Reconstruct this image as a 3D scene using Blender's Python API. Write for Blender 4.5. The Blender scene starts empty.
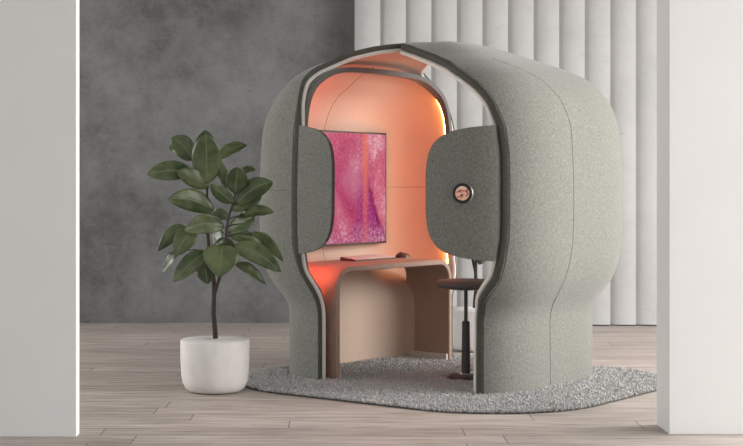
import bpy, bmesh, math, random
import numpy as np
from mathutils import Vector, Matrix, Euler

random.seed(7)
rng = np.random.default_rng(11)
SC = bpy.context.scene
COL = SC.collection
PI = math.pi

# ------------------------------------------------------------------ helpers
def tag(o, label=None, cat=None, group=None, kind=None):
    if label: o['label'] = label
    if cat: o['category'] = cat
    if group: o['group'] = group
    if kind: o['kind'] = kind
    return o

def empty(name, loc=(0, 0, 0), rz=0.0, parent=None):
    o = bpy.data.objects.new(name, None)
    o.empty_display_size = .1
    COL.objects.link(o)
    o.location = loc
    o.rotation_euler = (0, 0, rz)
    o.parent = parent
    return o

class MB:
    """collects vertices and faces of ONE mesh"""
    def __init__(s):
        s.v = []; s.f = []; s.m = []; s.uv = []
    def add(s, vs, fs, mi=0):
        b = len(s.v)
        s.v += [tuple(float(c) for c in p) for p in vs]
        s.f += [tuple(b + i for i in f) for f in fs]
        s.m += [mi] * len(fs)
    def box(s, x0, x1, y0, y1, z0, z1, mi=0):
        vs = [(x, y, z) for z in (z0, z1) for y in (y0, y1) for x in (x0, x1)]
        s.add(vs, [(0, 2, 3, 1), (4, 5, 7, 6), (0, 1, 5, 4), (2, 6, 7, 3), (0, 4, 6, 2), (1, 3, 7, 5)], mi)
    def lathe(s, prof, n=48, c=(0, 0), mi=0, cap0=True, cap1=True):
        vs = []; fs = []
        for r, z in prof:
            for k in range(n):
                a = 2 * PI * k / n
                vs.append((c[0] + r * math.cos(a), c[1] + r * math.sin(a), z))
        for j in range(len(prof) - 1):
            for k in range(n):
                k2 = (k + 1) % n
                fs.append((j * n + k, j * n + k2, (j + 1) * n + k2, (j + 1) * n + k))
        if cap0: fs.append(tuple(range(n - 1, -1, -1)))
        if cap1: fs.append(tuple((len(prof) - 1) * n + k for k in range(n)))
        s.add(vs, fs, mi)
    def tube(s, pts, r, n=8, mi=0):
        pts = [Vector(p) for p in pts]
        rs = r if isinstance(r, (list, tuple)) else [r] * len(pts)
        vs = []; fs = []
        up = Vector((.123, .31, .94)).normalized()
        for i, p in enumerate(pts):
            t = (pts[min(i + 1, len(pts) - 1)] - pts[max(i - 1, 0)]).normalized()
            a = t.cross(up)
            if a.length < .05: a = t.cross(Vector((1, 0, 0)))
            a.normalize(); b = t.cross(a)
            for k in range(n):
                w = 2 * PI * k / n
                vs.append(p + (a * math.cos(w) + b * math.sin(w)) * rs[i])
        for i in range(len(pts) - 1):
            for k in range(n):
                k2 = (k + 1) % n
                fs.append((i * n + k, i * n + k2, (i + 1) * n + k2, (i + 1) * n + k))
        fs.append(tuple(range(n - 1, -1, -1)))
        fs.append(tuple((len(pts) - 1) * n + k for k in range(n)))
        s.add(vs, fs, mi)
    def build(s, name, mats, parent=None, smooth=True, angle=35, bevel=0, fixn=True):
        me = bpy.data.meshes.new(name)
        me.from_pydata(s.v, [], s.f)
        if not isinstance(mats, (list, tuple)): mats = [mats]
        for m in mats: me.materials.append(m)
        me.polygons.foreach_set('material_index', s.m)
        if fixn:
            bm = bmesh.new(); bm.from_mesh(me)
            bmesh.ops.recalc_face_normals(bm, faces=bm.faces)
            bm.to_mesh(me); bm.free()
        if smooth:
            me.polygons.foreach_set('use_smooth', [True] * len(me.polygons))
            me.set_sharp_from_angle(angle=math.radians(angle))
        me.update()
        o = bpy.data.objects.new(name, me)
        COL.objects.link(o)
        o.parent = parent
        if bevel:
            b = o.modifiers.new('bevel', 'BEVEL'); b.width = bevel; b.segments = 3; b.limit_method = 'ANGLE'
        return o

# ------------------------------------------------------------------ materials
def mat(name):
    m = bpy.data.materials.new(name); m.use_nodes = True
    nt = m.node_tree
    return m, nt, nt.nodes['Principled BSDF']

def N(nt, typ, **kw):
    n = nt.nodes.new(typ)
    for k, v in kw.items():
        if k in n.inputs: n.inputs[k].default_value = v
        else: setattr(n, k, v)
    return n

def ramp(nt, src, stops):
    r = nt.nodes.new('ShaderNodeValToRGB')
    e = r.color_ramp.elements
    while len(e) < len(stops): e.new(.5)
    for el, (p, c) in zip(e, stops):
        el.position = p
        el.color = (c[0], c[1], c[2], 1) if isinstance(c, (tuple, list)) else (c, c, c, 1)
    nt.links.new(src, r.inputs['Fac'])
    return r

def coords(nt, kind='Object', scale=(1, 1, 1), rot=(0, 0, 0)):
    tc = nt.nodes.new('ShaderNodeTexCoord')
    mp = nt.nodes.new('ShaderNodeMapping')
    mp.inputs['Scale'].default_value = scale
    mp.inputs['Rotation'].default_value = rot
    nt.links.new(tc.outputs[kind], mp.inputs['Vector'])
    return mp.outputs['Vector']

def noise(nt, vec, scale, detail=4, rough=.55):
    n = nt.nodes.new('ShaderNodeTexNoise')
    n.inputs['Scale'].default_value = scale
    n.inputs['Detail'].default_value = detail
    n.inputs['Roughness'].default_value = rough
    nt.links.new(vec, n.inputs['Vector'])
    return n.outputs['Fac']

def bump(nt, bsdf, h, strength=.3, dist=.002):
    b = nt.nodes.new('ShaderNodeBump')
    b.inputs['Strength'].default_value = strength
    b.inputs['Distance'].default_value = dist
    nt.links.new(h, b.inputs['Height'])
    nt.links.new(b.outputs['Normal'], bsdf.inputs['Normal'])

def mix(nt, fac, a, b, mode='MIX'):
    m = nt.nodes.new('ShaderNodeMix'); m.data_type = 'RGBA'; m.blend_type = mode
    for val, idx in ((fac, 0), (a, 6), (b, 7)):
        if isinstance(val, (int, float)): m.inputs[idx].default_value = val
        elif isinstance(val, tuple): m.inputs[idx].default_value = (*val, 1)
        else: nt.links.new(val, m.inputs[idx])
    return m.outputs[2]

def plain(name, c, rough=.6, metal=0.0, var=.06, scale=30, spec=.4):
    m, nt, b = mat(name)
    v = coords(nt)
    r = ramp(nt, noise(nt, v, scale), [(.3, tuple(x * (1 - var) for x in c)), (.7, tuple(min(1, x * (1 + var)) for x in c))])
    nt.links.new(r.outputs['Color'], b.inputs['Base Color'])
    b.inputs['Roughness'].default_value = rough
    b.inputs['Metallic'].default_value = metal
    b.inputs['Specular IOR Level'].default_value = spec
    return m

def felt(name, c, lo=.72, hi=1.25):
    m, nt, b = mat(name)
    v = coords(nt)
    a = noise(nt, v, 70, 3, .75)
    d = noise(nt, v, 330, 2, .6)
    h = mix(nt, .5, a, d)
    r = ramp(nt, h, [(.36, tuple(x * lo for x in c)), (.5, c), (.64, tuple(x * hi for x in c))])
    nt.links.new(r.outputs['Color'], b.inputs['Base Color'])
    b.inputs['Roughness'].default_value = .95
    b.inputs['Specular IOR Level'].default_value = .1
    b.inputs['Sheen Weight'].default_value = .25
    b.inputs['Sheen Roughness'].default_value = .5
    bump(nt, b, h, .35, .003)
    return m

def emit(name, c, s):
    m, nt, b = mat(name)
    b.inputs['Base Color'].default_value = (*c, 1)
    b.inputs['Emission Color'].default_value = (*c, 1)
    b.inputs['Emission Strength'].default_value = s
    return m

M_felt = felt('sage_grey_felt', (.178, .181, .160), .62, 1.42)
M_feltdark = felt('dark_olive_felt_edging', (.088, .087, .076))
M_feltdark.node_tree.nodes['Principled BSDF'].inputs['Sheen Weight'].default_value = 0
M_lip = felt('grey_felt_band', (.15, .146, .138))
M_lining = plain('peach_beige_lining', (.60, .46, .37), .75, var=.03, scale=60, spec=.2)
M_cream = plain('cream_lining_edge', (.70, .66, .60), .7, var=.03)
M_seam = plain('seam_thread', (.11, .11, .10), .9)
M_seam2 = plain('lining_seam', (.34, .22, .165), .9)
M_desk = plain('taupe_desk_veneer', (.36, .245, .19), .55, var=.05, scale=25, spec=.3)
M_deskfoot = plain('desk_foot_strip', (.60, .54, .50), .5)
M_black = plain('black_plastic', (.012, .012, .013), .4)
M_dark = plain('dark_brown_seat', (.110, .096, .092), .6)
M_metal = plain('dark_metal_post', (.045, .042, .040), .45, spec=.5)
M_chrome = plain('pale_metal', (.65, .64, .62), .25, metal=1.0, var=.02)
M_dialbase = plain('brushed_steel', (.32, .31, .30), .4, metal=.8)
M_keys = plain('pale_keycaps', (.55, .47, .44), .5)
M_kbcase = plain('keyboard_case', (.11, .07, .06), .45)
M_mouse = plain('dark_mouse_shell', (.06, .045, .04), .25)
M_white = plain('white_paint', (.75, .747, .74), .7, var=.012, scale=3, spec=.2)
M_pot = plain('white_stone_pot', (.70, .68, .655), .75, var=.05, scale=14, spec=.2)
M_soil = plain('dark_potting_soil', (.05, .04, .032), .95, var=.3, scale=80)
M_bark = plain('brown_bark', (.045, .034, .028), .85, var=.35, scale=60)
M_gap = plain('shadow_gap_trim', (.09, .085, .08), .8)
M_ceil = plain('ceiling_paint', (.36, .355, .35), .9, var=.01)

def concrete(name, c, scale=.9, dark=.70, light=1.22):
    m, nt, b = mat(name)
    v = coords(nt)
    big = noise(nt, v, scale, 6, .62)
    med = noise(nt, v, scale * 4.5, 6, .7)
    fine = noise(nt, v, scale * 60, 3, .6)
    h = mix(nt, .40, big, med)
    h2 = mix(nt, .12, h, fine)
    r = ramp(nt, h2, [(.40, tuple(x * dark for x in c)), (.5, c), (.60, tuple(x * light for x in c))])
    # pits and trowel marks
    vs = coords(nt, scale=(1, 1, 2.6))
    pit = ramp(nt, noise(nt, vs, 9, 5, .75), [(.60, 0.0), (.72, 1.0)])
    col = mix(nt, pit.outputs['Color'], r.outputs['Color'], tuple(x * dark * .9 for x in c))
    nt.links.new(col, b.inputs['Base Color'])
    b.inputs['Roughness'].default_value = .85
    b.inputs['Specular IOR Level'].default_value = .2
    bump(nt, b, h2, .25, .01)
    return m
M_conc = concrete('grey_concrete', (.138, .139, .140), .8, .66, 1.28)
M_flute = concrete('pale_fluted_plaster', (.46, .457, .453), 1.3, .93, 1.05)

def wood_floor():
    m, nt, b = mat('greige_oak_planks')
    v = coords(nt)
    br = nt.nodes.new('ShaderNodeTexBrick')
    br.offset = 0; br.offset_frequency = 2; br.squash = 1
    br.inputs['Color1'].default_value = (.0, .0, .0, 1)
    br.inputs['Color2'].default_value = (1, 1, 1, 1)
    br.inputs['Mortar'].default_value = (.5, .5, .5, 1)
    br.inputs['Scale'].default_value = 1.0
    br.inputs['Mortar Size'].default_value = .0035
    br.inputs['Mortar Smooth'].default_value = .3
    br.inputs['Bias'].default_value = 0
    br.inputs['Brick Width'].default_value = 1.9
    br.inputs['Row Height'].default_value = .235
    sx = nt.nodes.new('ShaderNodeSeparateXYZ'); nt.links.new(v, sx.inputs[0])
    def mth(op, a, bb=0.0):
        q = nt.nodes.new('ShaderNodeMath'); q.operation = op
        for i, w_ in enumerate((a, bb)):
            if isinstance(w_, (int, float)): q.inputs[i].default_value = w_
            else: nt.links.new(w_, q.inputs[i])
        return q.outputs[0]
    row = mth('FLOOR', mth('DIVIDE', sx.outputs['Y'], .235))
    wn = nt.nodes.new('ShaderNodeTexWhiteNoise'); wn.noise_dimensions = '1D'; nt.links.new(row, wn.inputs['W'])
    cx = nt.nodes.new('ShaderNodeCombineXYZ')
    nt.links.new(mth('ADD', sx.outputs['X'], mth('MULTIPLY', wn.outputs['Value'], 1.9)), cx.inputs['X'])
    nt.links.new(sx.outputs['Y'], cx.inputs['Y'])
    nt.links.new(cx.outputs[0], br.inputs['Vector'])
    # shift the grain per plank
    sep = nt.nodes.new('ShaderNodeVectorMath'); sep.operation = 'MULTIPLY_ADD'
    sep.inputs[1].default_value = (7.0, 3.0, 0)
    nt.links.new(br.outputs['Color'], sep.inputs[0])
    gs = coords(nt, scale=(1.0, 11.0, 1))
    nt.links.new(gs, sep.inputs[2])
    g1 = noise(nt, sep.outputs[0], 2.0, 6, .65)
    gs2 = coords(nt, scale=(1.6, 60.0, 1))
    g2 = noise(nt, gs2, 2.2, 4, .6)
    h = mix(nt, .4, g1, g2)
    r = ramp(nt, h, [(.34, (.15, .118, .100)), (.43, (.345, .293, .262)), (.53, (.475, .418, .383)), (.66, (.60, .545, .51))])
    var = ramp(nt, br.outputs['Color'], [(0.0, (.87, .86, .85)), (1.0, (1.09, 1.08, 1.08))])
    c1 = mix(nt, 1.0, r.outputs['Color'], var.outputs['Color'], 'MULTIPLY')
    c2 = mix(nt, br.outputs['Fac'], c1, (.17, .13, .11))
    nt.links.new(c2, b.inputs['Base Color'])
    b.inputs['Roughness'].default_value = .55
    b.inputs['Specular IOR Level'].default_value = .35
    bump(nt, b, h, .15, .002)
    return m
M_floor = wood_floor()

def rug_mat(name, c):
    m, nt, b = mat(name)
    v = coords(nt)
    h = noise(nt, v, 45, 3, .7)
    r = ramp(nt, h, [(.32, tuple(x * .84 for x in c)), (.5, c), (.68, tuple(min(.92, x * 1.1) for x in c))])
    nt.links.new(r.outputs['Color'], b.inputs['Base Color'])
    b.inputs['Roughness'].default_value = 1
    b.inputs['Specular IOR Level'].default_value = .05
    return m
M_rug = rug_mat('grey_shag_wool', (.54, .532, .526))
M_rugback = rug_mat('dark_rug_backing', (.11, .105, .10))

def leaf_mat():
    m, nt, b = mat('rubber_plant_leaf')
    uv = nt.nodes.new('ShaderNodeUVMap'); uv.uv_map = 'UVMap'
    sp = nt.nodes.new('ShaderNodeSeparateXYZ'); nt.links.new(uv.outputs['UV'], sp.inputs[0])
    ab = nt.nodes.new('ShaderNodeMath'); ab.operation = 'ABSOLUTE'
    nt.links.new(sp.outputs['X'], ab.inputs[0])
    mid = ramp(nt, ab.outputs[0], [(0.0, 1.0), (.10, 0.0)])
    v = coords(nt)
    r = ramp(nt, noise(nt, v, 6, 3), [(.38, (.036, .060, .023)), (.62, (.112, .142, .060))])
    c = mix(nt, mid.outputs['Color'], r.outputs['Color'], (.14, .17, .085))
    nt.links.new(c, b.inputs['Base Color'])
    b.inputs['Roughness'].default_value = .32
    b.inputs['Specular IOR Level'].default_value = .45
    return m
M_leaf = leaf_mat()

def screen_mat():
    """dune-like pink landscape with an upright orange bar of light"""
    m, nt, b = mat('monitor_picture')
    tc = nt.nodes.new('ShaderNodeTexCoord')
    sp = nt.nodes.new('ShaderNodeSeparateXYZ'); nt.links.new(tc.outputs['Object'], sp.inputs[0])
    def math_(op, a, bb):
        n = nt.nodes.new('ShaderNodeMath'); n.operation = op
        for i, q in enumerate((a, bb)):
            if isinstance(q, (int, float)): n.inputs[i].default_value = q
            else: nt.links.new(q, n.inputs[i])
        return n.outputs[0]
    x = sp.outputs['Y']; z = sp.outputs['Z']
    v1 = coords(nt, scale=(1, 1, .7))
    big = noise(nt, v1, 3.0, 5, .6)
    grain = noise(nt, coords(nt), 42, 4, .8)
    h = mix(nt, .42, big, grain)
    base = ramp(nt, h, [(.38, (.42, .035, .12)), (.47, (.62, .105, .19)), (.56, (.74, .20, .28)), (.66, (.92, .56, .62))])
    # magenta dune rising to a ridge on the right
    xw = math_('ADD', x, math_('MULTIPLY', math_('SUBTRACT', noise(nt, coords(nt), 7, 4, .65), .5), .22))
    ridge = math_('ADD', .375, math_('MULTIPLY', math_('SUBTRACT', .10, z), .46))
    left = math_('SUBTRACT', .27, math_('MULTIPLY', math_('SUBTRACT', .10, z), .12))
    inr = ramp(nt, math_('ADD', math_('SUBTRACT', ridge, xw), .5), [(.49, 0.0), (.51, 1.0)])
    inl = ramp(nt, math_('ADD', math_('SUBTRACT', xw, left), .5), [(.48, 0.0), (.56, 1.0)])
    low = ramp(nt, math_('ADD', z, .5), [(.48, 1.0), (.66, 0.0)])
    dm = mix(nt, 1.0, mix(nt, 1.0, inr.outputs['Color'], inl.outputs['Color'], 'MULTIPLY'), low.outputs['Color'], 'MULTIPLY')
    dunec = ramp(nt, grain, [(.38, (.22, .012, .13)), (.52, (.40, .045, .24)), (.68, (.62, .20, .42))])
    c = mix(nt, math_('MULTIPLY', dm, .85), base.outputs['Color'], dunec.outputs['Color'])
    rl = ramp(nt, math_('ABSOLUTE', math_('SUBTRACT', ridge, xw), 0), [(.0, 1.0), (.012, .8), (.045, 0.0)])
    rm = mix(nt, 1.0, rl.outputs['Color'], low.outputs['Color'], 'MULTIPLY')
    c = mix(nt, math_('MULTIPLY', rm, .8), c, (.20, .008, .08))
    # powdery haze left of the crest
    hz = ramp(nt, math_('ADD', math_('ABSOLUTE', math_('SUBTRACT', x, .22), 0), math_('ABSOLUTE', math_('SUBTRACT', z, .06), 0)), [(.02, .5), (.22, 0.0)])
    c = mix(nt, hz.outputs['Color'], c, (.72, .34, .46))
    # pale ground at the foot
    foot = ramp(nt, math_('ADD', math_('ADD', z, .5), math_('MULTIPLY', big, .28)), [(.24, 1.0), (.38, 0.0)])
    gr = ramp(nt, grain, [(.40, (.33, .02, .13)), (.55, (.70, .30, .42)), (.70, (.86, .62, .68))])
    c = mix(nt, foot.outputs['Color'], c, gr.outputs['Color'])
    # tall arch standing on the left
    ax_ = math_('DIVIDE', math_('SUBTRACT', x, .22), .27)
    az_ = math_('DIVIDE', math_('MAXIMUM', math_('SUBTRACT', z, .10), 0), .29)
    rr = math_('SQRT', math_('ADD', math_('MULTIPLY', ax_, ax_), math_('MULTIPLY', az_, az_)), 0)
    arc = ramp(nt, rr, [(.93, .30), (.96, 0.0)])
    c = mix(nt, arc.outputs['Color'], c, (.42, .05, .16))
    lf = ramp(nt, math_('ADD', x, .5), [(.40, .45), (.50, 0.0)])
    c = mix(nt, lf.outputs['Color'], c, (.74, .26, .36))
    # orange bar
    bar = ramp(nt, math_('ABSOLUTE', math_('SUBTRACT', x, .365), 0), [(.0, 1.0), (.018, .8), (.050, 0.0)])
    bz = ramp(nt, math_('ADD', z, .5), [(.10, .25), (.75, .85)])
    c = mix(nt, math_('MULTIPLY', bar.outputs['Color'], bz.outputs['Color']), c, (.90, .20, .13))
    nt.links.new(c, b.inputs['Emission Color'])
    b.inputs['Emission Strength'].default_value = .80
    b.inputs['Base Color'].default_value = (0, 0, 0, 1)
    b.inputs['Roughness'].default_value = .7
    b.inputs['Specular IOR Level'].default_value = 0.0
    return m
M_screen = screen_mat()

def dial_mat():
    m, nt, b = mat('dial_picture')
    v = coords(nt)
    n1 = noise(nt, v, 45, 2, .5)
    r = ramp(nt, n1, [(.34, (.05, .03, .03)), (.44, (.65, .16, .09)), (.52, (.85, .62, .40)), (.60, (.80, .30, .20)), (.70, (.9, .85, .75))])
    nt.links.new(r.outputs['Color'], b.inputs['Emission Color'])
    b.inputs['Emission Strength'].default_value = .55
    b.inputs['Base Color'].default_value = (.05, .05, .05, 1)
    return m
M_dial = dial_mat()
M_led_amber = emit('amber_led', (1.0, .37, .09), 38)
M_led_red = emit('coral_led', (1.0, .15, .095), 92)

# ------------------------------------------------------------------ camera
FPX, PPX, PPY, CH = 1450.0, 335.0, 185.0, 1.3
cam = bpy.data.cameras.new('camera')
cam.sensor_fit = 'HORIZONTAL'; cam.sensor_width = 36
cam.lens = 36 * FPX / 743
cam.shift_x = (371.5 - PPX) / 743
cam.shift_y = -(223.0 - PPY) / 743
co = bpy.data.objects.new('camera', cam); COL.objects.link(co)
co.location = (0, 0, CH); co.rotation_euler = (PI / 2, 0, 0)
SC.camera = co

def at(x, y, Y):
    """world point seen at photo pixel x, y at distance Y"""
    return Vector(((x - PPX) / FPX * Y, Y, CH + (PPY - y) / FPX * Y))

# ------------------------------------------------------------------ the room
def struct(o): o['kind'] = 'structure'; return o
H_ROOM = 4.2
YB = 13.66
XR = 6.0
XL = -4.6
b = MB(); b.box(XL - .2, XR + .2, -3, YB + .2, -.1, 0); struct(b.build('floor', M_floor, smooth=False))
b = MB(); b.box(XL - .2, XR + .2, 2.0, YB + .2, H_ROOM, H_ROOM + .1); struct(b.build('ceiling', M_ceil, smooth=False))
b = MB(); b.box(XL, XR, YB, YB + .2, 0, H_ROOM); struct(b.build('wall_back', M_conc, smooth=False))
b = MB(); b.box(XL - .2, XL, -3, 8.3, 0, H_ROOM); b.box(XL - .2, XL, 12.1, YB + .2, 0, H_ROOM)
b.box(XL - .2, XL, 8.3, 12.1, 0, .25); b.box(XL - .2, XL, 8.3, 12.1, 2.8, H_ROOM)
struct(b.build('wall_left', M_white, smooth=False))
b = MB()
for y0, y1, z0, z1 in ((8.3, 8.35, .25, 2.8), (12.05, 12.1, .25, 2.8), (8.35, 12.05, .25, .30), (8.35, 12.05, 2.75, 2.8), (10.175, 10.225, .3, 2.75)):
    b.box(XL - .12, XL - .06, y0, y1, z0, z1)
struct(b.build('window_3', M_white, smooth=False))

# fluted plaster wall in front of the concrete, a shallow rounded rib every 23.6 cm
P0, PER = 20 / FPX * 13.34, 25.62 / FPX * 13.34
YF = 13.42
prof = []
nfl = 24
for k in range(nfl):
    x0 = P0 + k * PER
    for j in range(13):
        s = j / 12
        a = -1 + 2 * s
        d = .006 + .062 * (1 - (1 - s) ** 3.0) - .014 * s ** 3
        # each rib swells from a tight left edge to a square right edge
        prof.append((x0 + s * (PER - .004), YF - d))
b = MB()
n = len(prof)
pv = [(x, y, z) for z in (.012, H_ROOM) for x, y in prof]
b.add(pv, [(i, i + 1, n + i + 1, n + i) for i in range(n - 1)])
b.add([(P0, YF, .012), (P0, YB, .012), (P0, YB, H_ROOM), (P0, YF, H_ROOM)], [(0, 1, 2, 3)])
struct(b.build('wall_back_right', M_flute, angle=50, fixn=False))
b = MB(); b.box(P0 + .002, XR, YF - .03, YB, 0, .012); struct(b.build('trim_1', M_gap, smooth=False))

# the two wall ends framing the view
YL = 7.48; xl = (76.3 - PPX) / FPX * YL
b = MB(); b.box(XL, xl, YL, YL + .095, 0, H_ROOM); struct(b.build('wall_front_left', M_white, smooth=False, bevel=.003))
YR = 7.56; xr = (669.3 - PPX) / FPX * YR
b = MB(); b.box(xr, 2.24, YR, YR + .30, 0, H_ROOM); struct(b.build('wall_front_right', M_white, smooth=False, bevel=.003))

# window wall on the right, out of view: piers, sill and head round two big openings
WH = 3.9
openings = [(0.6, 6.9), (7.05, 11.4)]
b = MB()
b.box(XR, XR + .2, -3, openings[0][0], 0, H_ROOM)
b.box(XR, XR + .2, openings[0][1], openings[1][0], 0, H_ROOM)
b.box(XR, XR + .2, openings[1][1], YB + .2, 0, H_ROOM)
for y0, y1 in openings:
    b.box(XR, XR + .2, y0, y1, 0, .25); b.box(XR, XR + .2, y0, y1, WH, H_ROOM)
struct(b.build('wall_right', M_white, smooth=False))
for i, (y0, y1) in enumerate(openings):
    b = MB()
    w = .05
    b.box(XR + .06, XR + .12, y0, y0 + w, .25, WH); b.box(XR + .06, XR + .12, y1 - w, y1, .25, WH)
    b.box(XR + .06, XR + .12, y0 + w, y1 - w, .25, .25 + w); b.box(XR + .06, XR + .12, y0 + w, y1 - w, WH - w, WH)
    b.box(XR + .06, XR + .12, (y0 + y1) / 2 - w / 2, (y0 + y1) / 2 + w / 2, .25 + w, WH - w)
    struct(b.build('window_%d' % (i + 1), M_white, smooth=False))

# ------------------------------------------------------------------ rug
PC = Vector((.72, 9.9, 0)); PA = math.radians(-38)
def pod_w(u, v, z=0.0):
    return Vector((PC.x + u * math.cos(PA) - v * math.sin(PA), PC.y + u * math.sin(PA) + v * math.cos(PA), z))
RU0, RU1, RV0, RV1, RR = -1.06, 1.50, -1.36, 1.0, .78
def rug_inside(u, v, inset=0.0):
    cu, cv = (RU0 + RU1) / 2, (RV0 + RV1) / 2
    du = abs(u - cu) - ((RU1 - RU0) / 2 - RR); dv = abs(v - cv) - ((RV1 - RV0) / 2 - RR)
    d = math.hypot(max(du, 0), max(dv, 0)) + min(max(du, dv), 0) - RR
    return d < -inset
outline = []
for cx, cy, a0 in ((RU1 - RR, RV1 - RR, 0), (RU0 + RR, RV1 - RR, 90), (RU0 + RR, RV0 + RR, 180), (RU1 - RR, RV0 + RR, 270)):
    for k in range(13):
        a = math.radians(a0 + k * 7.5)
        outline.append((cx + RR * math.cos(a), cy + RR * math.sin(a)))
rug = empty('shag_rug', (PC.x, PC.y, 0), PA)
tag(rug, 'grey shag rug with rounded corners lying under the felt pod', 'rug')
b = MB()
n = len(outline)
cu, cv = (RU0 + RU1) / 2, (RV0 + RV1) / 2
def scl(k, z): return [(cu + (x - cu) * k, cv + (y - cv) * k, z) for x, y in outline]
b.add(scl(1.0, .001) + scl(1.003, .009), [(i, (i + 1) % n, n + (i + 1) % n, n + i) for i in range(n)] + [tuple(range(n))] + [tuple(n + i for i in range(n))])
b.build('rug_backing', M_rugback, rug)

# ------------------------------------------------------------------ pod geometry (local u = x, v = y)
A1, B1, NP = 1.097, .966, 4.0
Z0 = .0105
PROF = [(Z0, .836), (.12, .836), (.25, .836), (.36, .836), (.44, .837), (.48, .841), (.517, .853), (.56, .875), (.60, .902), (.674, .944),
        (.75, .971), (.817, .985), (.95, .997), (1.1, 1.), (1.3, 1.), (1.5, .993), (1.72, .972), (1.86, .925),
        (1.99, .83), (2.08, .68), (2.146, .517), (2.205, .37), (2.245, .245), (2.268, .12), (2.275, 0.0)]
PZ = np.array([p[0] for p in PROF]); PT = np.array([p[1] for p in PROF])
def catmull(pts, n):
    pts = np.array(pts, float)
    seg = np.r_[0, np.cumsum(np.sqrt(((pts[1:] - pts[:-1]) ** 2).sum(1)))]
    s = np.linspace(0, seg[-1], n)
    out = np.zeros((n, pts.shape[1]))
    tan = np.gradient(pts, seg, axis=0)
    for i, q in enumerate(s):
        k = min(np.searchsorted(seg, q, side='right') - 1, len(seg) - 2)
        h = seg[k + 1] - seg[k]; f = (q - seg[k]) / h
        h00 = 2 * f**3 - 3 * f**2 + 1; h10 = f**3 - 2 * f**2 + f; h01 = -2 * f**3 + 3 * f**2; h11 = f**3 - f**2
        out[i] = h00 * pts[k] + h10 * h * tan[k] + h01 * pts[k + 1] + h11 * h * tan[k + 1]
    return out
KL, KM = 150, 264
pz = catmull([(z, t * 1.1) for z, t in PROF], KL)
LZ = pz[:, 0]; LT = np.clip(pz[:, 1] / 1.1, 0, 1.002); LT[-1] = .004
TH = np.linspace(0, 2 * PI, KM, endpoint=False) + .003
def fuller(z): return np.interp(z, [1.7, 1.85, 1.95, 2.05, 2.12, 2.2, 2.245, 2.268, 2.275], [0, .018, .038, .062, .085, .13, .11, .06, 0])
def radius(th): return (np.abs(np.cos(th) / A1) ** NP + np.abs(np.sin(th) / B1) ** NP) ** (-1 / NP)
G = np.zeros((KL, KM, 3))
for i in range(KL):
    w = np.clip(-np.cos(TH) / .55, 0, 1); w = w * w * (3 - 2 * w)
    uu = radius(TH) * LT[i] * np.cos(TH)
    w2 = np.clip((uu + .90) / .34, 0, 1); w2 = w2 * w2 * (3 - 2 * w2)
    tt = LT[i] + fuller(LZ[i]) * w * w2
    r = radius(TH) * tt
    G[i, :, 0] = r * np.cos(TH); G[i, :, 1] = r * np.sin(TH); G[i, :, 2] = LZ[i]
du = np.roll(G, -1, 1) - np.roll(G, 1, 1)
dv = np.gradient(G, axis=0)
NR = np.cross(du, dv); NR /= np.linalg.norm(NR, axis=2, keepdims=True) + 1e-12
NR[-1] = (0, 0, 1)
NR[0, :, 2] = 0; NR[0] /= np.linalg.norm(NR[0], axis=1, keepdims=True)
def surf_u(v, z, sgn=1):
    t = np.interp(z, LZ, LT); q = 1 - (abs(v) / (B1 * t)) ** NP
    return sgn * A1 * t * max(q, 0) ** .25
def surf_v(u, z, sgn=-1):
    t = np.interp(z, LZ, LT); q = 1 - (abs(u) / (A1 * t)) ** NP
    return sgn * B1 * t * max(q, 0) ** .25
def surf_n(u, v, z):
    e = 1e-4
    def Fn(u, v, z): return (abs(u / A1) ** NP + abs(v / B1) ** NP) ** .25 - np.interp(z, LZ, LT)
    g = Vector((Fn(u + e, v, z) - Fn(u - e, v, z), Fn(u, v + e, z) - Fn(u, v - e, z), Fn(u, v, z + .01) * 0 + (Fn(u, v, z + .01) - Fn(u, v, z - .01)) / .02 * e * 2))
    return g.normalized()

UA_Z = [0, .58, .654, .73, .84, .94, 1.8, 1.9, 2.0, 2.06, 2.10, 2.14, 2.17, 2.2, 2.235, 2.255, 2.27]
UA_U = [-.43, -.43, -.452, -.484, -.508, -.515, -.515, -.525, -.545, -.555, -.55, -.53, -.50, -.44, -.33, -.22, -.165]
def uA(z): return np.interp(z, UA_Z, UA_U)
UB_Z = [0, .289, .473, .571, .649, .687, .727, .825, .921, .97, 1.09, 1.33, 1.474, 1.571, 1.673, 1.81, 1.87, 1.935, 2.003, 2.079, 2.135, 2.185, 2.225, 2.25, 2.265, 2.275]
UB_U = [.76, .76, .762, .797, .861, .895, .923, .955, .971, .978, .982, .982, .977, .967, .951, .886, .836, .76, .648, .478, .298, .114, -.03, -.11, -.15, -.165]
def uB(z): return np.interp(z, UB_Z, UB_U)

def edge_w(z): return z * 0 + .004

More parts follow.
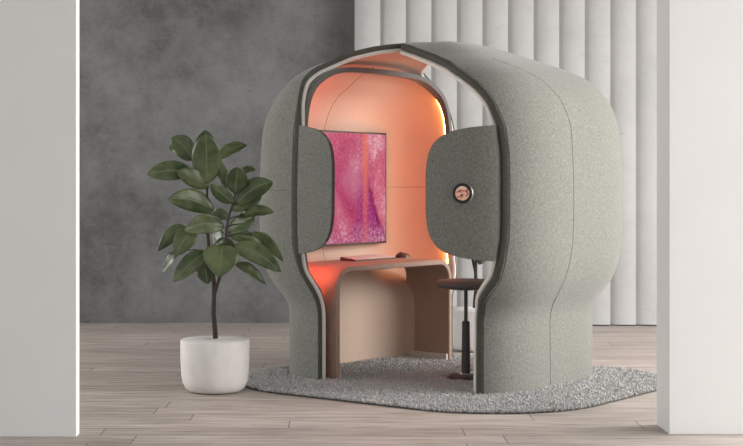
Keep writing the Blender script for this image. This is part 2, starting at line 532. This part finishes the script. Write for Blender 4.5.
def clip_grid(fields):
    """keep the part of the outer grid where every field > 0; returns vertex weights as (ia, ib, f) and faces"""
    P = [(i, j) for i in range(KL) for j in range(KM)]
    key = {}
    verts = []           # list of dict{gridindex: weight}
    vals = []
    def base(i, j):
        k = ('g', i, j)
        if k not in key:
            key[k] = len(verts); verts.append({(i, j): 1.0})
        return key[k]
    F0 = fields
    faces = []
    cut = {}
    def val(vi, fi):
        return sum(w * F0[fi][g] for g, w in verts[vi].items())
    for i in range(KL - 1):
        for j in range(KM):
            j2 = (j + 1) % KM
            cs = ((i, j), (i, j2), (i + 1, j2), (i + 1, j))
            skip = False
            for f in F0:
                if max(f[c] for c in cs) <= 0: skip = True; break
            if skip: continue
            poly = [base(*c) for c in cs]
            for fi in range(len(F0)):
                vs = [val(p, fi) for p in poly]
                if min(vs) > 0: continue
                out = []
                for k in range(len(poly)):
                    a, c = poly[k], poly[(k + 1) % len(poly)]
                    va, vc = vs[k], vs[(k + 1) % len(poly)]
                    if va > 0: out.append(a)
                    if (va > 0) != (vc > 0):
                        ck = (fi, min(a, c), max(a, c))
                        if ck not in cut:
                            lo, hi = min(a, c), max(a, c)
                            vl = va if lo == a else vc; vh = vc if lo == a else va
                            t = vl / (vl - vh); t = min(max(t, .02), .98)
                            d = {}
                            for g, w in verts[lo].items(): d[g] = d.get(g, 0) + w * (1 - t)
                            for g, w in verts[hi].items(): d[g] = d.get(g, 0) + w * t
                            cut[ck] = len(verts); verts.append(d)
                        out.append(cut[ck])
                poly = out
                if len(poly) < 3: break
            if len(poly) >= 3: faces.append(tuple(poly))
    if all(f[KL - 1].min() > 0 for f in F0): faces.append(tuple(base(KL - 1, j) for j in range(KM)))
    pos = np.array([sum(G[g] * w for g, w in d.items()) for d in verts])
    nor = np.array([sum(NR[g] * w for g, w in d.items()) for d in verts])
    nor /= np.linalg.norm(nor, axis=1, keepdims=True)
    return pos, nor, faces

def boundary(faces):
    cnt = {}
    for f in faces:
        for k in range(len(f)):
            a, c = f[k], f[(k + 1) % len(f)]
            cnt[(a, c)] = cnt.get((a, c), 0) + 1
    return [e for e in cnt if (e[1], e[0]) not in cnt]

def layer(clip, d0, d1, name, mats, parent, zmin=None, walls=True, rim_mi=0):
    pos, nor, faces = clip
    b = MB(); n = len(pos)
    o = pos - nor * d0; q = pos - nor * d1
    for arr in (o, q): arr[:, 2] = np.maximum(arr[:, 2], Z0)
    used = sorted({i for f in faces for i in f}); rem = {g: k for k, g in enumerate(used)}
    fs = [tuple(rem[i] for i in f) for f in faces]; m = len(used)
    b.add([o[i] for i in used], fs)
    b.add([q[i] for i in used], [tuple(reversed(f)) for f in fs])
    for a, c in boundary(faces):
        b.add([o[a], o[c], q[c], q[a]], [(1, 0, 3, 2)], rim_mi)
    return b.build(name, mats, parent, angle=40, fixn=False)

def chains(edges):
    nx = {a: c for a, c in edges}
    starts = set(nx) - set(nx.values())
    out = []
    seen = set()
    for s in list(starts) + list(nx):
        if s in seen: continue
        ch = [s]; seen.add(s)
        while ch[-1] in nx and nx[ch[-1]] not in seen:
            ch.append(nx[ch[-1]]); seen.add(ch[-1])
        if nx.get(ch[-1]) == s: ch.append(s)
        if len(ch) > 1: out.append(ch)
    return out

def edge_bar(clip, d0, d1, t, name, m, parent, skipbase=True):
    """an edging that wraps the cut edge of a shell: a bar of section (d1-d0) x t"""
    pos, nor, faces = clip
    be = boundary(faces)
    if skipbase: be = [e for e in be if not (pos[e[0]][2] < Z0 + .001 and pos[e[1]][2] < Z0 + .001)]
    tf = t if callable(t) else (lambda z: t)
    b = MB()
    for ch in chains(be):
        # drop crowded points
        keep = [ch[0]]
        for k in ch[1:-1]:
            if np.linalg.norm(pos[k] - pos[keep[-1]]) > .012: keep.append(k)
        keep.append(ch[-1])
        closed = ch[0] == ch[-1]
        P = pos[keep].copy(); Nn = nor[keep].copy()
        for _ in range(2):
            P[1:-1] = .25 * P[:-2] + .5 * P[1:-1] + .25 * P[2:]
        T = np.gradient(P, axis=0); T /= np.linalg.norm(T, axis=1, keepdims=True)
        Bn = np.cross(T, Nn); Bn /= np.linalg.norm(Bn, axis=1, keepdims=True)
        vs = []
        for p, nn, bb in zip(P, Nn, Bn):
            t = float(tf(p[2]))
            for dd, tt in ((d0, -t * .4), (d0 + .003, t * .75), (d0 + .012, t), (d1 - .006, t), (d1, t * .6), (d1, -t * .4)):
                w = p - nn * dd + bb * tt
                w[2] = max(w[2], Z0)
                vs.append(w)
        fs = []
        for k in range(len(P) - 1):
            for c in range(6):
                c2 = (c + 1) % 6
                fs.append((k * 6 + c, k * 6 + c2, k * 6 + 6 + c2, k * 6 + 6 + c))
        if not closed:
            fs += [tuple(range(6)), tuple(6 * (len(P) - 1) + c for c in (5, 4, 3, 2, 1, 0))]
        b.add(vs, fs)
    return b.build(name, m, parent, angle=70)

pod = empty('meeting_pod', (PC.x, PC.y, 0), PA)
tag(pod, 'rounded sage grey felt meeting pod with glowing coral interior, standing on the grey rug', 'office pod')

fA = uA(G[:, :, 2]) - G[:, :, 0]
fB = G[:, :, 0] - uB(G[:, :, 2]) - edge_w(G[:, :, 2])
cA = clip_grid([fA]); cB = clip_grid([fB])
D_F, D_L = .032, .060
sA = layer(cA, 0, D_F, 'outer_shell', M_felt, pod)
sB = layer(cB, 0, D_F, 'outer_shell', M_felt, pod)
lA = layer(cA, D_F + .001, D_L, 'inner_lining', [M_lining, M_cream], pod, rim_mi=1); lA['label'] = 'peach lining lit coral and orange'
lB = layer(cB, D_F + .001, D_L + .014, 'inner_lining', [M_cream, M_cream], pod); lB['label'] = 'cream lining'
edge_bar(cA, -.001, D_F, lambda z: np.interp(z, [.7, .9, 1.65, 1.85], [.006, .036, .036, .006]), 'edge_trim', M_feltdark, pod)
edge_bar(cB, -.001, D_F + .012, lambda z: np.interp(z, [.5, .8, 1.6, 1.9, 2.2], [.030, .034, .034, .026, .020]), 'edge_trim', M_feltdark, pod)
edge_bar(cA, D_F + .001, D_L, lambda z: np.interp(z, [.7, .9, 1.65, 1.85], [.016, .040, .040, .016]), 'lining_edge', M_cream, pod)
edge_bar(cB, D_F + .013, D_L + .014, lambda z: np.interp(z, [.5, .8, 1.6, 1.9, 2.2], [.042, .046, .046, .036, .030]), 'lining_edge', M_cream, pod)

# stitched seams
def seam(pts, name, m, parent, r=.0022):
    b = MB(); b.tube(pts, r, 6); return b.build(name, m, parent)
pts = []
for z in np.linspace(Z0 + .01, 2.10, 60):
    v = np.interp(z, [0, .5, .64, .77, .95, 1.2, 1.69, 1.84, 1.95, 2.023, 2.07, 2.1], [-.11, -.12, -.17, -.16, -.14, -.136, -.137, -.177, -.252, -.36, -.394, -.40])
    pts.append((surf_u(v, z), v, z))
so = seam(pts, 'seam', M_seam, pod)
pts = []
zs = 1.265
for th in np.linspace(PI / 2 + .55, 3 * PI / 2 - .55, 60):
    r = radius(np.array([th]))[0] * np.interp(zs, LZ, LT)
    if r * math.cos(th) < uA(zs) - .012: pts.append((r * math.cos(th), r * math.sin(th), zs))
seam(pts, 'seam', M_seam, pod)
pts2 = []
for p in pts[2:-2]:
    nn = surf_n(*p); pts2.append(Vector(p) - nn * (D_L + .0005) + Vector((0, 0, .02)))
seam(pts2, 'lining_seam', M_seam2, pod, .0018)
j0 = int(np.argmin(np.abs(TH - PI)))
pts = [Vector(G[i, j0] - NR[i, j0] * (D_L + .0005)) for i in range(KL) if .55 < LZ[i] < 2.2]
seam(pts, 'lining_seam', M_seam2, pod, .0018)

# grey inner rim arch
UL = -.50
def cross_v(z):
    """half width of the rear shell's outer skin in the plane u = UL"""
    t = np.interp(z, LZ, LT) + fuller(z) * .96
    q = 1 - (abs(UL) / (A1 * t)) ** NP
    return B1 * t * q ** .25 if q > 0 else 0
cz = np.concatenate([np.linspace(Z0, 1.6, 60), np.linspace(1.62, 2.26, 160)])
cs = np.array([(cross_v(z), z) for z in cz if cross_v(z) > 0])
ct = np.gradient(cs, axis=0); ct /= np.linalg.norm(ct, axis=1, keepdims=True)
ins = cs + np.c_[-ct[:, 1], ct[:, 0]] * (D_L - .006)
ins = ins[(ins[:, 0] > .55) & (ins[:, 1] < 2.075)]
zt = ins[-1, 1]
half = [(0, 2.112), (.20, 2.111), (.40, 2.103)] + [tuple(p) for p in ins[::-1][::5]] + [(ins[0, 0], Z0)]
hp = catmull(half, 90)
path = np.vstack([np.c_[-hp[::-1, 0], hp[::-1, 1]], hp[1:]])
for _ in range(4):
    path[1:-1] = .25 * path[:-2] + .5 * path[1:-1] + .25 * path[2:]
T = np.gradient(path, axis=0); T /= np.linalg.norm(T, axis=1, keepdims=True)
NL = np.c_[T[:, 1], -T[:, 0]]          # points into the arch
def arch(rel0, rel1, front, w0, w1, name, m, sel=None, parent=pod):
    P = path if sel is None else path[sel]; Q = NL if sel is None else NL[sel]
    b = MB(); vs = []
    for p, q in zip(P, Q):
        a = p + q * w0; c = p + q * w1
        if rel0 is not None: u0, u1 = uA(a[1]) + rel0, (uA(a[1]) + rel1 if rel1 is not None else front)
        vs += [(u0, a[0], max(a[1], Z0)), (u1, a[0], max(a[1], Z0)), (u1, c[0], max(c[1], Z0)), (u0, c[0], max(c[1], Z0))]
    fs = []
    for k in range(len(P) - 1):
        for c in range(4):
            c2 = (c + 1) % 4
            fs.append((k * 4 + c, k * 4 + c2, k * 4 + 4 + c2, k * 4 + 4 + c))
    fs += [(0, 1, 2, 3), tuple(4 * (len(P) - 1) + c for c in (3, 2, 1, 0))]
    b.add(vs, fs)
    return b.build(name, m, parent, angle=50)
arch(-.006, None, -.482, 0, .034, 'inner_rim', M_lip)

# LED strips tucked behind the grey rim
zz = path[:, 1]; vv = path[:, 0]
selR = np.where((vv > .70) & (zz < 1.96) & (zz > .62) & ~((vv < .6) & (zz < 1)))[0]
selL = np.where((vv < -.55) & (zz > .40))[0]
arch(-.022, -.010, 0, .010, .020, 'led_strip', M_led_amber, selR)['label'] = 'amber light strip'
arch(-.022, -.010, 0, .010, .020, 'led_strip', M_led_red, selL)['label'] = 'coral red light strip'

# side screens on the two front edges
def wing(side, name):
    if side > 0:
        U0 = uB(G[:, :, 2]) ; x = (U0 - G[:, :, 0]) / .455; zc, hh = 1.250, .415
    else:
        U0 = uA(G[:, :, 2]); x = (G[:, :, 0] - U0) / .325; zc, hh = 1.270, .425
    xx = np.clip(x, 0, 3)
    y = np.abs(G[:, :, 2] - zc) / (hh * (1 - .11 * np.clip(xx, 0, 1)))
    f1 = 1 - (xx ** 4 + y ** 4)
    f2 = x - (.072 if side > 0 else .085)
    f3 = -G[:, :, 1] - .3
    c = clip_grid([f1, f2, f3])
    o = layer(c, .006, .036, name, M_felt, pod)
    edge_bar(c, .0055, .0365, .002, 'screen_piping', M_feltdark, o)
    return o
wl = wing(-1, 'side_screen')
wr = wing(1, 'side_screen'); wr['label'] = 'felt side screen carrying the round control dial'

# round control dial on the right screen
dz = 1.250; du_ = .768; dv_ = surf_v(du_, dz)
nn = surf_n(du_, dv_, dz)
rot = nn.to_track_quat('Z', 'Y').to_matrix().to_4x4()
MD = Matrix.Translation(Vector((du_, dv_, dz)) - nn * .008) @ rot
def placed(b, name, m, parent):
    b.v = [tuple(MD @ Vector(p)) for p in b.v]
    return b.build(name, m, parent)
b = MB(); b.lathe([(.064, 0), (.064, .014), (.061, .018), (.050, .018)], 48); placed(b, 'dial_base', M_dialbase, wr)
b = MB(); b.lathe([(.043, .018), (.061, .018), (.061, .026), (.058, .030), (.046, .030), (.043, .027)], 48, cap0=False, cap1=False); placed(b, 'dial_ring', M_black, wr)
b = MB(); b.lathe([(.0435, .019), (.0435, .0255), (.0435, .0258)], 40)
dd = b.build('dial_display', M_dial, wr); dd.matrix_local = MD

# ------------------------------------------------------------------ desk inside the pod
desk = empty('desk', pod_w(-.6, 0, 0), PA)
tag(desk, 'taupe waterfall desk with rounded corners built into the pod below the monitor', 'desk')
DT, DV, DZ = .037, .690, .757
def lin_u(v, z):
    t = np.interp(z, LZ, LT); a = A1 * t - D_L; bb = B1 * t - D_L
    q = 1 - (min(abs(v) / bb, .999)) ** 4
    return max(-a * q ** .25 + .022, -.925)
def upath(vmax, zmax, r):
    pts = [(-vmax, Z0 + .004)] + [(-vmax, z) for z in np.linspace(.08, zmax - r, 14)]
    for k in range(1, 12):
        a = PI - k * PI / 24
        pts.append((-vmax + r + r * math.cos(a), zmax - r + r * math.sin(a)))
    pts += [(v, zmax) for v in np.linspace(-vmax + r, 0, 12)]
    return pts + [(-v, z) for v, z in reversed(pts[:-1])]
po = upath(DV, DZ, .150); pi_ = upath(DV - DT, DZ - DT, .112)
UF = -.360
b = MB(); vs = []; 
for (vo, zo), (vi, zi) in zip(po, pi_):
    ub = min(lin_u(vo, zo), UF - .2); ub2 = min(lin_u(vi, zi), UF - .2)
    lim = -.745 - .18 * min(1, max(0, (.60 - abs(vo)) / .12))
    ub = max(ub, lim); ub2 = max(ub2, lim)
    e = .006
    vs += [(UF - e + .6, vo, zo), (ub + .6, vo, zo), (ub2 + .6, vi, zi), (UF - e + .6, vi, zi),
           (UF + .6, vi + (vo - vi) * .13, zi + (zo - zi) * .13), (UF + .6, vo + (vi - vo) * .13, zo + (zi - zo) * .13)]
n = len(po); fs = []
for k in range(n - 1):
    for c in range(6):
        c2 = (c + 1) % 6
        fs.append((k * 6 + c, k * 6 + c2, k * 6 + 6 + c2, k * 6 + 6 + c))
fs += [tuple(range(6)), tuple(6 * (n - 1) + c for c in range(5, -1, -1))]
b.add(vs, fs); b.build('desk_body', M_desk, desk, angle=30)
for s in (-1, 1):
    b = MB(); va, vb = sorted((s * (DV - DT - .022), s * (DV - DT)))
    b.box(-.70 + .6, UF - .012 + .6, va, vb, Z0 + .004, .062)
    b.build('foot_strip', M_deskfoot, desk, smooth=False)

# keyboard and mouse on the desk
kb = empty('keyboard', pod_w(-.765, .210, DZ), PA)
tag(kb, 'slim pale keyboard lying on the desk below the monitor', 'keyboard')
b = MB(); L = .245
b.add([(.068, -L, 0), (-.075, -L, 0), (-.075, -L, .026), (.068, -L, .009), (.068, L, 0), (-.075, L, 0), (-.075, L, .026), (.068, L, .009)],
      [(0, 1, 2, 3), (4, 7, 6, 5), (0, 3, 7, 4), (1, 5, 6, 2), (3, 2, 6, 7), (0, 4, 5, 1)])
b.build('keyboard_case', M_kbcase, kb, smooth=False, bevel=.002)
b = MB()
for r in range(5):
    for c in range(15):
        u = .052 - r * .0265; v = -L + .018 + c * .0325
        if r == 0 and 4 <= c <= 8:
            if c > 4: continue
            v2 = v + .0325 * 4 + .028
        else: v2 = v + .028
        f = lambda uu: .009 + (.068 - uu) / .143 * .017
        zt = .005
        b.add([(u, v, f(u) - .002), (u - .022, v, f(u - .022) - .002), (u - .022, v2, f(u - .022) - .002), (u, v2, f(u) - .002),
               (u - .002, v + .002, f(u) + zt), (u - .02, v + .002, f(u - .02) + zt), (u - .02, v2 - .002, f(u - .02) + zt), (u - .002, v2 - .002, f(u) + zt)],
              [(4, 5, 6, 7), (0, 4, 7, 3), (1, 2, 6, 5), (0, 1, 5, 4), (3, 7, 6, 2), (0, 3, 2, 1)])
b.build('keys', M_keys, kb, smooth=False)

ms = empty('mouse', pod_w(-.74, .600, DZ), PA)
tag(ms, 'small dark domed mouse on the desk right of the keyboard', 'computer mouse')
b = MB(); vs = []; fs = []
nu, nv = 18, 9
for j in range(nv + 1):
    a = j / nv * PI / 2
    for k in range(nu):
        p = 2 * PI * k / nu
        x = .056 * math.cos(a) ** .7 * math.cos(p); y = .060 * math.cos(a) ** .7 * math.sin(p)
        z = (.038 - .10 * abs(x) * .18) * math.sin(a) * (1 + .25 * (-x / .05) * .4)
        vs.append((x, y, z))
for j in range(nv):
    for k in range(nu):
        k2 = (k + 1) % nu
        fs.append((j * nu + k, j * nu + k2, (j + 1) * nu + k2, (j + 1) * nu + k))
fs.append(tuple(range(nu)))
b.add(vs, fs); b.build('mouse_shell', M_mouse, ms, angle=60)
b = MB(); b.tube([(-.035, 0, .034), (-.022, 0, .040), (-.012, 0, .041)], .004, 8); b.build('scroll_wheel', M_black, ms)

# monitor on the pod's back wall
mon = empty('monitor', pod_w(-.935, 0, 1.27), PA)
tag(mon, 'large wall monitor showing a pink sandy landscape, hung inside the pod', 'monitor')
MW, MZ0, MZ1 = .634, .862 - 1.27, 1.692 - 1.27
b = MB(); b.box(-.012, .020, -MW, MW, MZ0, MZ1); b.build('monitor_frame', M_black, mon, smooth=False, bevel=.003)
b = MB(); b.box(.0195, .0215, -MW + .013, MW - .013, MZ0 + .014, MZ1 - .013); b.build('monitor_screen', M_screen, mon, smooth=False)
b = MB(); b.box(-.115, -.012, -.2, .2, -.18, .18); b.build('wall_bracket', M_metal, mon, smooth=False)

# ------------------------------------------------------------------ stool
st = empty('stool', (.872, 9.66, 0), 0)
tag(st, 'dark round stool on a single slim post inside the pod opening', 'stool')
b = MB(); b.lathe([(.03, .600), (.10, .604), (.17, .614), (.200, .626), (.208, .640), (.205, .654), (.190, .664), (.14, .670), (.05, .668), (.01, .667)], 56); b.build('seat', M_dark, st, angle=60)
b = MB(); b.tube([(0, 0, .38), (0, 0, .606)], .0125, 20); b.build('gas_rod', M_metal, st)
b = MB(); b.lathe([(.030, .045), (.029, .15), (.026, .36), (.027, .385), (.020, .395)], 28); b.build('post_sleeve', M_metal, st)
b = MB(); b.lathe([(.115, .0105), (.117, .026), (.10, .038), (.05, .046), (.03, .054)], 48); b.build('base_plate', M_metal, st)
b = MB(); b.lathe([(.060, .0435), (.060, .050), (.045, .054), (.031, .055)], 40, cap0=False, cap1=False); b.build('base_collar', M_chrome, st)

# ------------------------------------------------------------------ potted rubber plants
PY0 = 9.13
pb = Vector(((215 - PPX) / FPX * PY0, PY0, 0))
plant = empty('potted_rubber_plant', pb)
tag(plant, 'rubber plant in a white tub on the wooden floor left of the pod', 'potted plant')
b = MB()
b.lathe([(.130, .002), (.160, .007), (.186, .026), (.203, .062), (.212, .115), (.2165, .20), (.2175, .312), (.2155, .325), (.210, .330), (.120, .3335), (.062, .3335), (.056, .328), (.055, .285)], 72, cap1=False)
b.build('pot', M_pot, plant, angle=50)
b = MB(); b.lathe([(.0545, .28), (.0545, .314), (.02, .318)], 32); b.build('soil', M_soil, plant)
def rel(x, y, dy=0): return at(x, y, PY0 + dy) - pb
def bez(pts, n):
    return [Vector(p) for p in catmull([tuple(p) for p in pts], n)]
trunkA = bez([rel(215.5, 338.5), rel(215, 330), rel(213.5, 312), rel(214, 296), rel(213.6, 280), rel(210, 258), rel(208, 236, .01), rel(207, 212, .02), rel(207, 188, .02), rel(206, 170, .02)], 40)
trunkB = bez([rel(214, 296), rel(217, 286, -.01), rel(220, 276, -.02), rel(224, 256, -.03), rel(226, 236, -.03), rel(229, 216, -.02), rel(234, 200, -.02), rel(237, 188, -.02)], 32)
b = MB()
b.tube(trunkA, [.0165 - .0105 * k / 39 for k in range(40)], 10)
b.tube(trunkB, [.0115 - .006 * k / 31 for k in range(32)], 10)
# leaf table: tip px, base px, visible width px, tip depth offset, base depth offset, roll sign, droop
LEAVES = [
 (147, 174, 191, 171, 16, -.02, .02, 1, .012), (172, 137, 193, 160, 17, .05, .03, -1, .02), (206, 134, 207, 184, 29, -.10, -.02, 1, .015),
 (205, 130, 206, 160, 20, .10, .03, 1, .0), (177, 171, 209, 187, 15, -.08, -.01, -1, .01), (168, 199, 214, 210, 18, -.13, -.02, 1, .03),
 (247, 145, 217, 160, 9, .06, .03, 1, .025), (215, 157, 229, 188, 10, -.02, -.01, -1, .0), (238, 167, 235, 194, 21, -.13, -.03, 1, .01),
 (210, 184, 233, 203, 12, -.12, -.03, 1, .0), (273, 182, 236, 204, 20, -.06, -.02, 1, .03), (262, 196, 232, 210, 13, .06, -.01, -1, .01),
 (274, 212, 244, 216, 9, .02, -.02, 1, .02), (184, 231, 224, 226, 16, -.13, -.03, 1, .03), (158, 251, 186, 227, 12, .05, .02, 1, .03),
 (175, 256, 194, 229, 17, -.05, -.02, -1, .02), (162, 273, 181, 250, 7, .0, .0, 1, .015), (173, 282, 207, 252, 15, -.07, -.02, 1, .02),
 (219, 277, 223, 245, 34, -.15, -.05, 1, .02), (208, 284, 203, 262, 16, .02, .0, 1, .01), (266, 284, 235, 264, 8, .05, -.02, -1, .02),
 (281, 272, 234, 246, 16, -.08, -.03, 1, .035), (283, 261, 250, 233, 10, .06, .0, 1, .03), (255, 216, 229, 233, 14, .07, -.01, -1, .01),
 (212, 236, 226, 240, 13, .10, .0, 1, .0), (263, 247, 229, 234, 11, .04, -.02, -1, .02), (255, 170, 237, 174, 5, .10, .0, 1, .01),
 (211, 214, 229, 218, 9, .08, .0, -1, .01), (168, 148, 182, 146, 8, .12, .08, 1, .0), (222, 262, 226, 238, 18, .11, .0, -1, .0),
 (240, 213, 252, 224, 14, .14, .06, 1, .0), (198, 140, 205, 165, 14, .14, .04, -1, .0),
]
def leaf(mb, uvs, tip, base, wvis, roll_s, droop):
    ax = tip - base; Ln = ax.length; a = ax / Ln
    view = Vector((0, 1, 0))
    side = a.cross(view)
    if side.length < .1: side = Vector((1, 0, 0))
    side.normalize()
    wtrue = min(max(.115, Ln * .40), .14)
    vis = wvis * (1.25 if wvis < 20 else 1.04) / FPX * PY0
    wt = max(wtrue * .72, vis)
    ang = math.acos(min(1, vis / wt)) * roll_s
    Rm = Matrix.Rotation(ang, 3, a)
    side = Rm @ side
    nrm = side.cross(a).normalized()
    if nrm.z < 0: nrm = -nrm
    ns, nw = 16, 8
    vs = []; fs = []; uv = []
    for i in range(ns + 1):
        s = i / ns
        w = wt / 2 * (math.sin(PI * min(1, s ** .88 * .985 + .008)) ** .62) * (1 - .25 * max(0, s - .7))
        if s > .9: w *= 1 - ((s - .9) / .1) ** 2 * .75
        c = base + ax * s + Vector((0, 0, 1)) * (droop * 4 * s * (1 - s)) + nrm * .004 * math.sin(6 * s)
        for k in range(nw + 1):
            q = -1 + 2 * k / nw
            lift = .18 * abs(q) * w + .0035 * math.sin(s * 17 + k) * abs(q)
            vs.append(c + side * (q * w) + nrm * lift); uv.append((q, s))
    for i in range(ns):
        for k in range(nw):
            o = i * (nw + 1) + k
            fs.append((o, o + 1, o + nw + 2, o + nw + 1))
    mb.add(vs, fs)
    uvs += uv
fb = MB(); uvs = []
stems = trunkA[10:] + trunkB[4:]
for tx, ty, bx, by, wv, td, bd, rs, dr in LEAVES:
    base = rel(bx, by, bd); tip = rel(tx, ty, td)
    leaf(fb, uvs, tip, base, wv, rs, dr)
    tgt = min(stems, key=lambda p: (p - base + Vector((0, 0, .035))).length)
    midp = (tgt + base) / 2 + Vector((0, 0, .008))
    b.tube(bez([tgt, midp, base + (tip - base) * .05], 8), [.0045, .004, .004, .0035, .0035, .003, .003, .003], 7)
b.build('trunk', M_bark, plant)
fo = fb.build('foliage', M_leaf, plant, angle=80, fixn=False)
uvl = fo.data.uv_layers.new(name='UVMap')
for lp in fo.data.loops: uvl.data[lp.index].uv = uvs[lp.vertex_index]
sol = fo.modifiers.new('thickness', 'SOLIDIFY'); sol.thickness = .0016; sol.offset = 0

def copy_tree(o, parent=None):
    c = o.copy(); COL.objects.link(c); c.parent = parent
    for ch in list(o.children): copy_tree(ch, c)
    return c
p2 = copy_tree(plant)
p2.location = ((475 - PPX) / FPX * 11.40, 11.40, 0); p2.rotation_euler = (0, 0, math.radians(150))
p2['label'] = 'rubber plant in a white tub behind the pod, glimpsed under the dial screen'
for o in (plant, p2): o['group'] = 'potted rubber plants by the pod'

# ------------------------------------------------------------------ rug pile: short wool tufts
def blocked(u, v):
    r = (abs(u / (A1 * .84)) ** NP + abs(v / (B1 * .84)) ** NP) ** .25
    if r > .91 and r < 1.004 and (u < -.41 or u > .71): return True
    if -.75 < u < -.35 and .62 < abs(v) < .70: return True
    p = pod_w(u, v)
    if math.hypot(p.x - .872, p.y - 9.66) < .15: return True
    if math.hypot(p.x - pb.x, p.y - pb.y) < .20: return True
    return False
pv = []; pf = []
NT = 130000
cnt = 0
us = rng.uniform(RU0, RU1, NT); vs_ = rng.uniform(RV0, RV1, NT)
for u, v in zip(us, vs_):
    if not rug_inside(u, v, -.004) or blocked(u, v): continue
    a = rng.uniform(0, 2 * PI); L = rng.uniform(.014, .026); w = rng.uniform(.0014, .0030)
    lean = rng.uniform(.25, 1.0); d = (math.cos(a) * L * lean, math.sin(a) * L * lean)
    c, s = -math.sin(a) * w, math.cos(a) * w
    tw = rng.uniform(-.8, .8); c, s = c * math.cos(tw) - s * math.sin(tw), c * math.sin(tw) + s * math.cos(tw)
    k = len(pv); h = L * (1 - .35 * lean)
    pv += [(u - c, v - s, .005), (u + c, v + s, .005), (u + d[0] * .4 + c, v + d[1] * .4 + s, .009 + h * .65), (u + d[0] * .4 - c, v + d[1] * .4 - s, .009 + h * .65), (u + d[0], v + d[1], .009 + h)]
    pf += [(k, k + 1, k + 2, k + 3), (k + 3, k + 2, k + 4)]
b = MB(); b.v = pv; b.f = pf; b.m = [0] * len(pf)
o = b.build('rug_pile', M_rug, rug, smooth=False, fixn=False); o['kind'] = 'stuff'

# ------------------------------------------------------------------ light
w = bpy.data.worlds.new('world'); SC.world = w; w.use_nodes = True
bg = w.node_tree.nodes['Background']; bg.inputs['Color'].default_value = (.95, .97, 1.0, 1); bg.inputs['Strength'].default_value = .74
def area(name, loc, rot, sx, sy, power, c=(1, .985, .96)):
    l = bpy.data.lights.new(name, 'AREA'); l.shape = 'RECTANGLE'; l.size = sx; l.size_y = sy; l.energy = power; l.color = c
    o = bpy.data.objects.new(name, l); COL.objects.link(o); o.location = loc; o.rotation_euler = rot
    return o
for i, ((y0, y1), pw) in enumerate(zip(openings, (430, 550))):
    area('window_daylight', (XR + .75, (y0 + y1) / 2, 2.45), (0, math.radians(60), 0), 3.4, y1 - y0 - .1, pw)

area('window_daylight', (XL - .25, 10.2, 1.5), (0, math.radians(-90), 0), 2.4, 3.8, 135)
vs_ = SC.view_settings
vs_.view_transform = 'Standard'; vs_.look = 'None'; vs_.gamma = 1; vs_.use_curve_mapping = False
vs_.exposure = 0.10
SC.cycles.use_denoising = True
